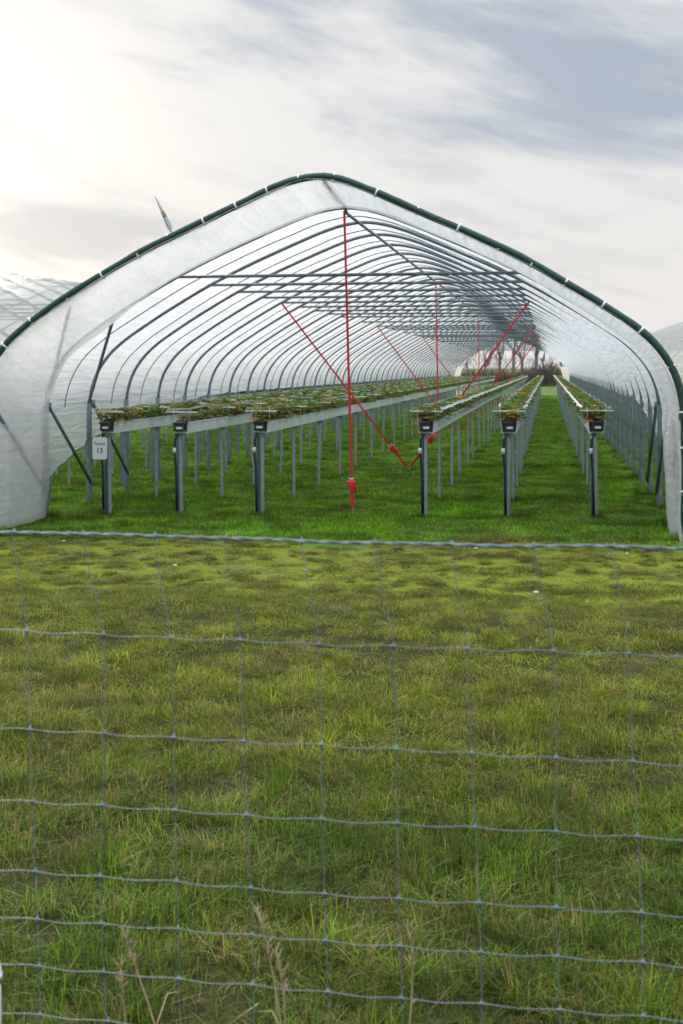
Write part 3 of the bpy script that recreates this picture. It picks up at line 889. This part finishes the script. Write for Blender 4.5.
# ------------------------------------------------------------------ dry stalks by the fence
def stalk(u, v, Y, dx, seed, label):
    r = random.Random(seed); x = onY(u, Y); z = zat(v, x, Y)
    bx_ = x + dx; t = empty('dry_stalk', (bx_, Y, gz(bx_, Y))); tag(t, label, 'dry stalk', 'dry grass stalks by the fence')
    pts = []
    for k in range(9):
        s = k / 8
        pts.append(((x - bx_) * s ** 1.4 + .006 * math.sin(s * 5 + seed), .02 * math.sin(s * 3), z * s))
    b = MB(); b.tube(pts, [.003 - .0015 * k / 8 for k in range(9)], 5); b.build('stem', M['straw'], t, True)
    b = MB()
    for k in range(34):
        s = r.uniform(.72, 1); i = min(7, int(s * 8)); f = s * 8 - i; p = Vector(pts[i]).lerp(Vector(pts[i+1]), f)
        a = r.uniform(0, 6.28); l = r.uniform(.012, .035)
        e = p + Vector((math.cos(a) * l * .6, math.sin(a) * l * .6, l * .8))
        b.tube([p, (p + e) / 2 + Vector((0, 0, .002)), e], [.0006, .0014, .0004], 4)
    b.build('seed_head', M['straw'], t)
    b = MB()
    for k in range(1):
        s = r.uniform(.15, .6); i = int(s * 8); p = Vector(pts[i]); a = r.uniform(0, 6.28); l = r.uniform(.08, .16)
        d = Vector((math.cos(a), math.sin(a), 0)); sd = Vector((-d.y, d.x, 0)) * .0016
        q = [p, p + d * l * .4 + Vector((0, 0, l * .5)), p + d * l + Vector((0, 0, l * .3))]
        b.add([q[0] - sd, q[0] + sd, q[1] + sd, q[1] - sd, q[2]], [(0, 1, 2, 3), (3, 2, 4)])
    b.build('blade', M['straw'], t)
stalk(122, 925, 2.85, .10, 1, 'tall dry grass stalk at lower left, bent to the left with a pale seed head')
stalk(118, 965, 2.80, .03, 2, 'short dry grass stalk beside the tall bent one at lower left')
stalk(254, 908, 2.85, .09, 3, 'tallest dry grass stalk, left of the middle, leaning left')
stalk(275, 950, 2.75, .03, 4, 'shorter dry stalk with a seed head just right of the tallest one')
stalk(411, 930, 3.0, -.01, 5, 'thin upright dry stalk near the bottom middle')

# ------------------------------------------------------------------ small pale stones and mole hills in the strip
def lump(name, x, y, s, m, label, cat, group, sz=.6):
    b = MB(); n = 10; rows = 6; v = []; f = []
    for k in range(rows + 1):
        ph = math.pi * k / rows
        for j in range(n):
            a = 2 * math.pi * j / n; d = 1 + .3 * nz(math.cos(a) * math.sin(ph) * 1.5 + x * 9, math.sin(a) * math.sin(ph) * 1.5 + y * 9, math.cos(ph))
            v.append((s * d * math.sin(ph) * math.cos(a), s * d * math.sin(ph) * math.sin(a), s * sz * d * math.cos(ph)))
    for k in range(rows):
        for j in range(n): f.append((k*n+j, (k+1)*n+j, (k+1)*n+(j+1) % n, k*n+(j+1) % n))
    b.add(v, f); o = b.build(name, M[m], None, True); o.location = (x, y, gz(x, y) + s * sz * .4 + .02)
    tag(o, label, cat, group)
for u, v, s, lab in ((175, 574, .028, 'small white stone in the worn strip below the leftmost bed'), (536, 591, .032, 'small white stone in the worn strip below the grass path'),
                     (64, 548, .022, 'white stone chip in the grass below the left film wall'), (262, 545, .024, 'white stone chip below the third bed end'),
                     (305, 575, .02, 'tiny white stone in the worn strip left of the red strap foot'), (476, 549, .024, 'white stone chip below the gap between fourth and fifth beds'), (627, 553, .022, 'white stone chip near the right end of the worn strip')):
    Y = HC * F / (v - 368) * .99; X = onY(u, Y)
    lump('stone', X, Y, s * .7, 'stone', lab, 'stone', 'pale stones in the worn strip')
# ------------------------------------------------------------------ wind turbine
TX, TY, HZ = -371, 1216, 134.5
wt = empty('wind_turbine', (TX, TY, 0)); wt.rotation_euler = (0, 0, R(18)); tag(wt, 'wind turbine far away, one blade rising above the tunnel roof on the left', 'wind turbine')
b = MB(); b.tube([(0, 4, -1), (0, 4, 60), (0, 4, HZ - 2)], [3.2, 2.4, 1.5], 16); b.build('tower', M['turbine'], wt, True)
b = MB(); b.box((0, 4, HZ), (3.6, 11, 3.8), bev=.7); b.build('nacelle', M['turbine'], wt)
b = MB(); b.tube([(0, -4.2, HZ), (0, -3.4, HZ), (0, -2, HZ), (0, -1.2, HZ)], [.3, 1.5, 2.0, 1.9], 14); b.build('hub', M['turbine'], wt, True)
for k in range(3):
    an = R(-24 + 120 * k)
    d = Vector((math.sin(an), 0, math.cos(an))); sd = Vector((math.cos(an), 0, -math.sin(an)))
    def blade(s0, s1, n=10, gr=1.0):
        b = MB(); v = []; f = []
        for i in range(n + 1):
            s = s0 + (s1 - s0) * i / n
            ch = (1.0 + 2.4 * smooth01(0, .22, s)) * (1 - .88 * smooth01(.15, 1.1, s)) * 1.5; th = max(.12, .9 * (1 - s)) * gr
            c = Vector((0, -2.6, HZ)) + d * (1 + 41 * s) + Vector((0, -1.2 * s * s, 0))
            for (a, bb) in ((-.3, 0), (0, .5), (.7, 0), (0, -.5)): v.append(c + sd * (a * ch * gr) + Vector((0, bb * th, 0)))
        for i in range(n):
            for j in range(4): f.append((i*4+j, i*4+(j+1) % 4, i*4+4+(j+1) % 4, i*4+4+j))
        f.append((3, 2, 1, 0)); f.append(tuple(n*4+j for j in range(4))); b.add(v, f); return b
    bl = blade(0, 1, 20).build('blade', M['turbine'], wt, True)
    blade(.44, .62, 4, 1.06).build('band', M['turbinered'], bl, True)

# ------------------------------------------------------------------ far trees and hedges
def tree_mesh(seed, H):
    r = random.Random(seed); tr = MB(); cr = MB()
    def grow(p, d, l, rad, dep, tgt):
        pts = [p]; q = p.copy(); dd = d.copy()
        for k in range(3):
            dd = (dd + Vector((r.gauss(0, .13), r.gauss(0, .13), .06))).normalized(); q = q + dd * (l / 3); pts.append(q.copy())
        (tr if dep < 2 else cr).tube(pts, [rad, rad * .85, rad * .7, rad * .55], 5 if dep < 2 else 3, cap=False)
        if dep >= 5: return
        n = r.randint(2, 4) if dep < 4 else r.randint(2, 4)
        for k in range(n):
            t = r.uniform(.35, 1); i = min(2, int(t * 3)); pp = pts[i].lerp(pts[i+1], t * 3 - i)
            a = r.uniform(0, 6.283); sp = r.uniform(.35, .95)
            pe = Vector((math.cos(a), math.sin(a), 0)); nd = (dd * math.cos(sp) + pe * math.sin(sp) + Vector((0, 0, .18))).normalized()
            grow(pp, nd, l * r.uniform(.55, .8), rad * .52, dep + 1, tgt)
    grow(Vector((0, 0, -.2)), Vector((0, 0, 1)), H * .36, H * .022, 0, None)
    return tr.mesh('trunk', M['bark'], True), cr.mesh('crown', M['bark'])
TM = [tree_mesh(60 + i, 9) for i in range(3)]
def bush_mesh(seed, w, h, n):
    r = random.Random(seed); b = MB()
    for _ in range(n):
        a = r.uniform(0, 6.283); q = math.sqrt(r.random()); ph = r.uniform(0, 1)
        x, y = math.cos(a) * q * w * .5, math.sin(a) * q * w * .4
        top = h * math.sqrt(max(.02, 1 - (q * .97) ** 2)) * (.85 + .3 * nz(x, y, seed))
        z0 = top * r.uniform(0, .85); L_ = r.uniform(.4, 1.1) * h * .35
        d = Vector((x * .5 + r.gauss(0, .4), y * .5 + r.gauss(0, .4), r.uniform(.5, 1.6))).normalized()
        p = Vector((x, y, z0)); b.tube([p, p + d * L_ * .5 + Vector((r.gauss(0, .05), 0, 0)), p + d * L_], [.03, .022, .008], 3, cap=False)
    return b
def bg(u, Y): return onY(u, Y)
tspec = [(470, 175, .85), (486, 150, .95), (500, 165, 1.15), (513, 150, 1.35), (524, 175, 1.3), (535, 160, 1.2), (548, 190, 1.1), (456, 190, .9), (562, 200, 1.0), (440, 210, .95), (420, 200, .8), (577, 185, 1.0)]
tl = ['bare tree far beyond the tunnel mouth, part of the misty tree line']
for i, (u, Y, s) in enumerate(tspec):
    X = bg(u, Y); t = empty('bare_tree', (X, Y, 0), random.uniform(0, 6.28)); t.scale = (s, s, s)
    tag(t, tl[0], 'tree', 'bare trees beyond the tunnel')
    a, c = TM[i % 3]; link('trunk', a, t); link('crown', c, t)
bspec = [(546, 118, 3.8, 2.5, 'round brown leafless bush at the end of the grass path'), (528, 122, 2.6, 1.7, 'smaller brown bush left of the round bush'),
         (508, 130, 4.5, 1.6, 'low brown thicket left of the smaller bush'), (481, 135, 6, 1.8, 'low brown thicket beyond the far red strap'), (571, 128, 3.0, 1.8, 'brown bush beyond the far right tunnel corner')]
for i, (u, Y, w, h, lab) in enumerate(bspec):
    X = bg(u, Y); t = empty('bush', (X, Y, 0)); tag(t, lab, 'bush')
    bush_mesh(i, w, h, 1100).build('twigs', M['hedge'], t)
    b = MB(); r = random.Random(i)
    for k in range(6): b.tube([(r.uniform(-.3, .3), r.uniform(-.3, .3), -.1), (r.uniform(-w*.2, w*.2), r.uniform(-.5, .5), h * .5), (r.uniform(-w*.35, w*.35), r.uniform(-.7, .7), h * .8)], [.06, .04, .015], 5)
    b.build('stems', M['bark'], t)
wd = MB(); r = random.Random(5)
for _ in range(10000):
    x = r.uniform(-190, 110); y = 330 + r.uniform(-12, 12); h = 5.2 + 2.0 * nz(x * .05, 1) + 1.5 * nz(x * .21, 3)
    z0 = r.uniform(-.3, .8) * h; L_ = r.uniform(.8, 2.6); p = Vector((x, y, z0)); d = Vector((r.gauss(0, .4), r.gauss(0, .4), 1)).normalized()
    wd.tube([p, p + d * L_], [.05, .012], 3, cap=False)
tag(wd.build('woodland', M['bark']), 'hazy strip of bare woodland on the horizon', 'woodland', kind='stuff')

# ------------------------------------------------------------------ light and sky
AZ, EL = R(-27), R(13)
sd = Vector((math.sin(AZ) * math.cos(EL), math.cos(AZ) * math.cos(EL), math.sin(EL)))
sl = bpy.data.lights.new('sun', 'SUN'); sl.energy = 2.3; sl.angle = R(14); sl.color = (1, .86, .70)
so = bpy.data.objects.new('sun', sl); COL.objects.link(so); so.rotation_euler = (-sd).to_track_quat('-Z', 'Y').to_euler(); so.location = (-20, 30, 20)

W = bpy.data.worlds.new('World'); S.world = W; W.use_nodes = True
N, L = W.node_tree.nodes, W.node_tree.links
bgN = N['Background']
sky = N.new('ShaderNodeTexSky'); sky.sky_type = 'NISHITA'; sky.sun_disc = False; sky.sun_elevation = EL; sky.sun_rotation = AZ
tc = N.new('ShaderNodeTexCoord'); sx = N.new('ShaderNodeSeparateXYZ'); L.new(tc.outputs['Generated'], sx.inputs[0])
def m_(op, a, b=None, c=None):
    n = N.new('ShaderNodeMath'); n.operation = op
    for i, q in enumerate((a, b, c)):
        if q is None: continue
        if isinstance(q, (int, float)): n.inputs[i].default_value = q
        else: L.new(q, n.inputs[i])
    return n.outputs[0]
def ss(v, a, b, c=0, d=1):
    n = N.new('ShaderNodeMapRange'); n.interpolation_type = 'SMOOTHSTEP'
    for k, q in zip(('From Min','From Max','To Min','To Max'), (a, b, c, d)): n.inputs[k].default_value = q
    L.new(v, n.inputs['Value']); return n.outputs['Result']
def mixc(f, a, b):
    n = N.new('ShaderNodeMix'); n.data_type = 'RGBA'; L.new(f, n.inputs['Factor'])
    for k, q in (('A', a), ('B', b)):
        if isinstance(q, tuple): n.inputs[k].default_value = q + (1,)
        else: L.new(q, n.inputs[k])
    return n.outputs['Result']
az = m_('ARCTAN2', sx.outputs['X'], sx.outputs['Y']); el = m_('ARCSINE', sx.outputs['Z'])
def comb(x, y, z=0.0):
    c = N.new('ShaderNodeCombineXYZ')
    for k, q in zip('XYZ', (x, y, z)):
        if isinstance(q, (int, float)): c.inputs[k].default_value = q
        else: L.new(q, c.inputs[k])
    return c.outputs[0]
def noi(vec, sc, det=5, dist=0.0, rough=.55):
    n = N.new('ShaderNodeTexNoise'); n.inputs['Scale'].default_value = sc; n.inputs['Detail'].default_value = det; n.inputs['Distortion'].default_value = dist; n.inputs['Roughness'].default_value = rough
    L.new(vec, n.inputs['Vector']); return n.outputs['Fac']
den = m_('ADD', m_('MAXIMUM', sx.outputs['Z'], 0.0), .12)
plane = comb(m_('DIVIDE', sx.outputs['X'], den), m_('DIVIDE', sx.outputs['Y'], den))
# streaky veil: coordinates turned so that streaks fall gently to the right
up_ = m_('ADD', m_('MULTIPLY', el, 1.0), m_('MULTIPLY', az, .22))
streak = comb(m_('MULTIPLY', az, 3.2), m_('MULTIPLY', up_, 13.0))
n1 = noi(streak, 1.0, 6, .7); n2 = noi(plane, .9, 5, .6); n3 = noi(comb(m_('MULTIPLY', az, 9), m_('MULTIPLY', up_, 38)), 1.0, 5, .5)
def blob(a0, e0, wa, we, slope=0.0):
    da = m_('SUBTRACT', az, a0); de = m_('ADD', m_('SUBTRACT', el, e0), m_('MULTIPLY', da, slope))
    q = m_('ADD', m_('POWER', m_('DIVIDE', da, wa), 2.0), m_('POWER', m_('DIVIDE', de, we), 2.0))
    return m_('EXPONENT', m_('MULTIPLY', q, -1.0))
nn = m_('ADD', m_('MULTIPLY', n1, .5), m_('ADD', m_('MULTIPLY', n2, .22), m_('MULTIPLY', n3, .28)))
bank = m_('ADD', blob(.03, .235, .17, .048, .16), m_('MULTIPLY', blob(.06, .172, .14, .012, .17), .55))
bank = m_('ADD', bank, m_('MULTIPLY', blob(-.365, .100, .060, .022), 1.25))
bank = m_('ADD', bank, m_('MULTIPLY', blob(-.20, .235, .16, .012, .33), .4))
dark = ss(m_('ADD', m_('MULTIPLY', m_('SUBTRACT', nn, .47), 4.4), m_('MULTIPLY', bank, .85)), .02, .95)
vd = N.new('ShaderNodeVectorMath'); vd.operation = 'DOT_PRODUCT'; L.new(tc.outputs['Generated'], vd.inputs[0]); vd.inputs[1].default_value = (math.sin(R(-27)) * math.cos(R(10)), math.cos(R(-27)) * math.cos(R(10)), math.sin(R(10)))
dt = m_('MAXIMUM', vd.outputs['Value'], 0.0)
g1 = m_('POWER', dt, 85.0); g2 = m_('POWER', dt, 9.0)
cloud = mixc(dark, (5.3, 5.28, 5.28), (2.7, 3.1, 3.75))
warm = ss(el, .20, .02)
cloud = mixc(m_('MULTIPLY', m_('MULTIPLY', warm, ss(el, .015, .075)), .38), cloud, (5.7, 5.3, 4.95))
cloud = mixc(m_('MULTIPLY', g2, .15), cloud, (6.3, 6.25, 6.1))
cloud = mixc(m_('MINIMUM', m_('MULTIPLY', g1, m_('SUBTRACT', 1.0, m_('MULTIPLY', dark, .7))), 1.0), cloud, (7.0, 6.8, 6.45))
# the far side of the sky, away from the sun, is a duller blue grey
away = ss(vd.outputs['Value'], .75, -.4)
cloud = mixc(m_('MULTIPLY', away, .6), cloud, (3.8, 4.2, 4.9))
# an overcast sky is brighter overhead than near the horizon
hi = ss(el, .36, 1.05, 1.0, 4.2)
vm = N.new('ShaderNodeVectorMath'); vm.operation = 'SCALE'; L.new(cloud, vm.inputs[0]); L.new(hi, vm.inputs['Scale']); cloud = vm.outputs[0]
fin = mixc(ss(n2, .62, .95, .97, .80), sky.outputs['Color'], cloud)
L.new(fin, bgN.inputs['Color']); bgN.inputs['Strength'].default_value = .084

S.view_settings.view_transform = 'Standard'; S.view_settings.look = 'None'; S.view_settings.exposure = .85; S.view_settings.gamma = 1
S.render.engine = 'CYCLES'
S.cycles.max_bounces = 7; S.cycles.diffuse_bounces = 4; S.cycles.transmission_bounces = 5; S.cycles.transparent_max_bounces = 10
S.cycles.use_denoising = True
S.cycles.denoiser = 'OPENIMAGEDENOISE'; S.cycles.denoising_input_passes = 'RGB_ALBEDO_NORMAL'; S.cycles.denoising_prefilter = 'NONE'
S.cycles.sample_clamp_indirect = 6
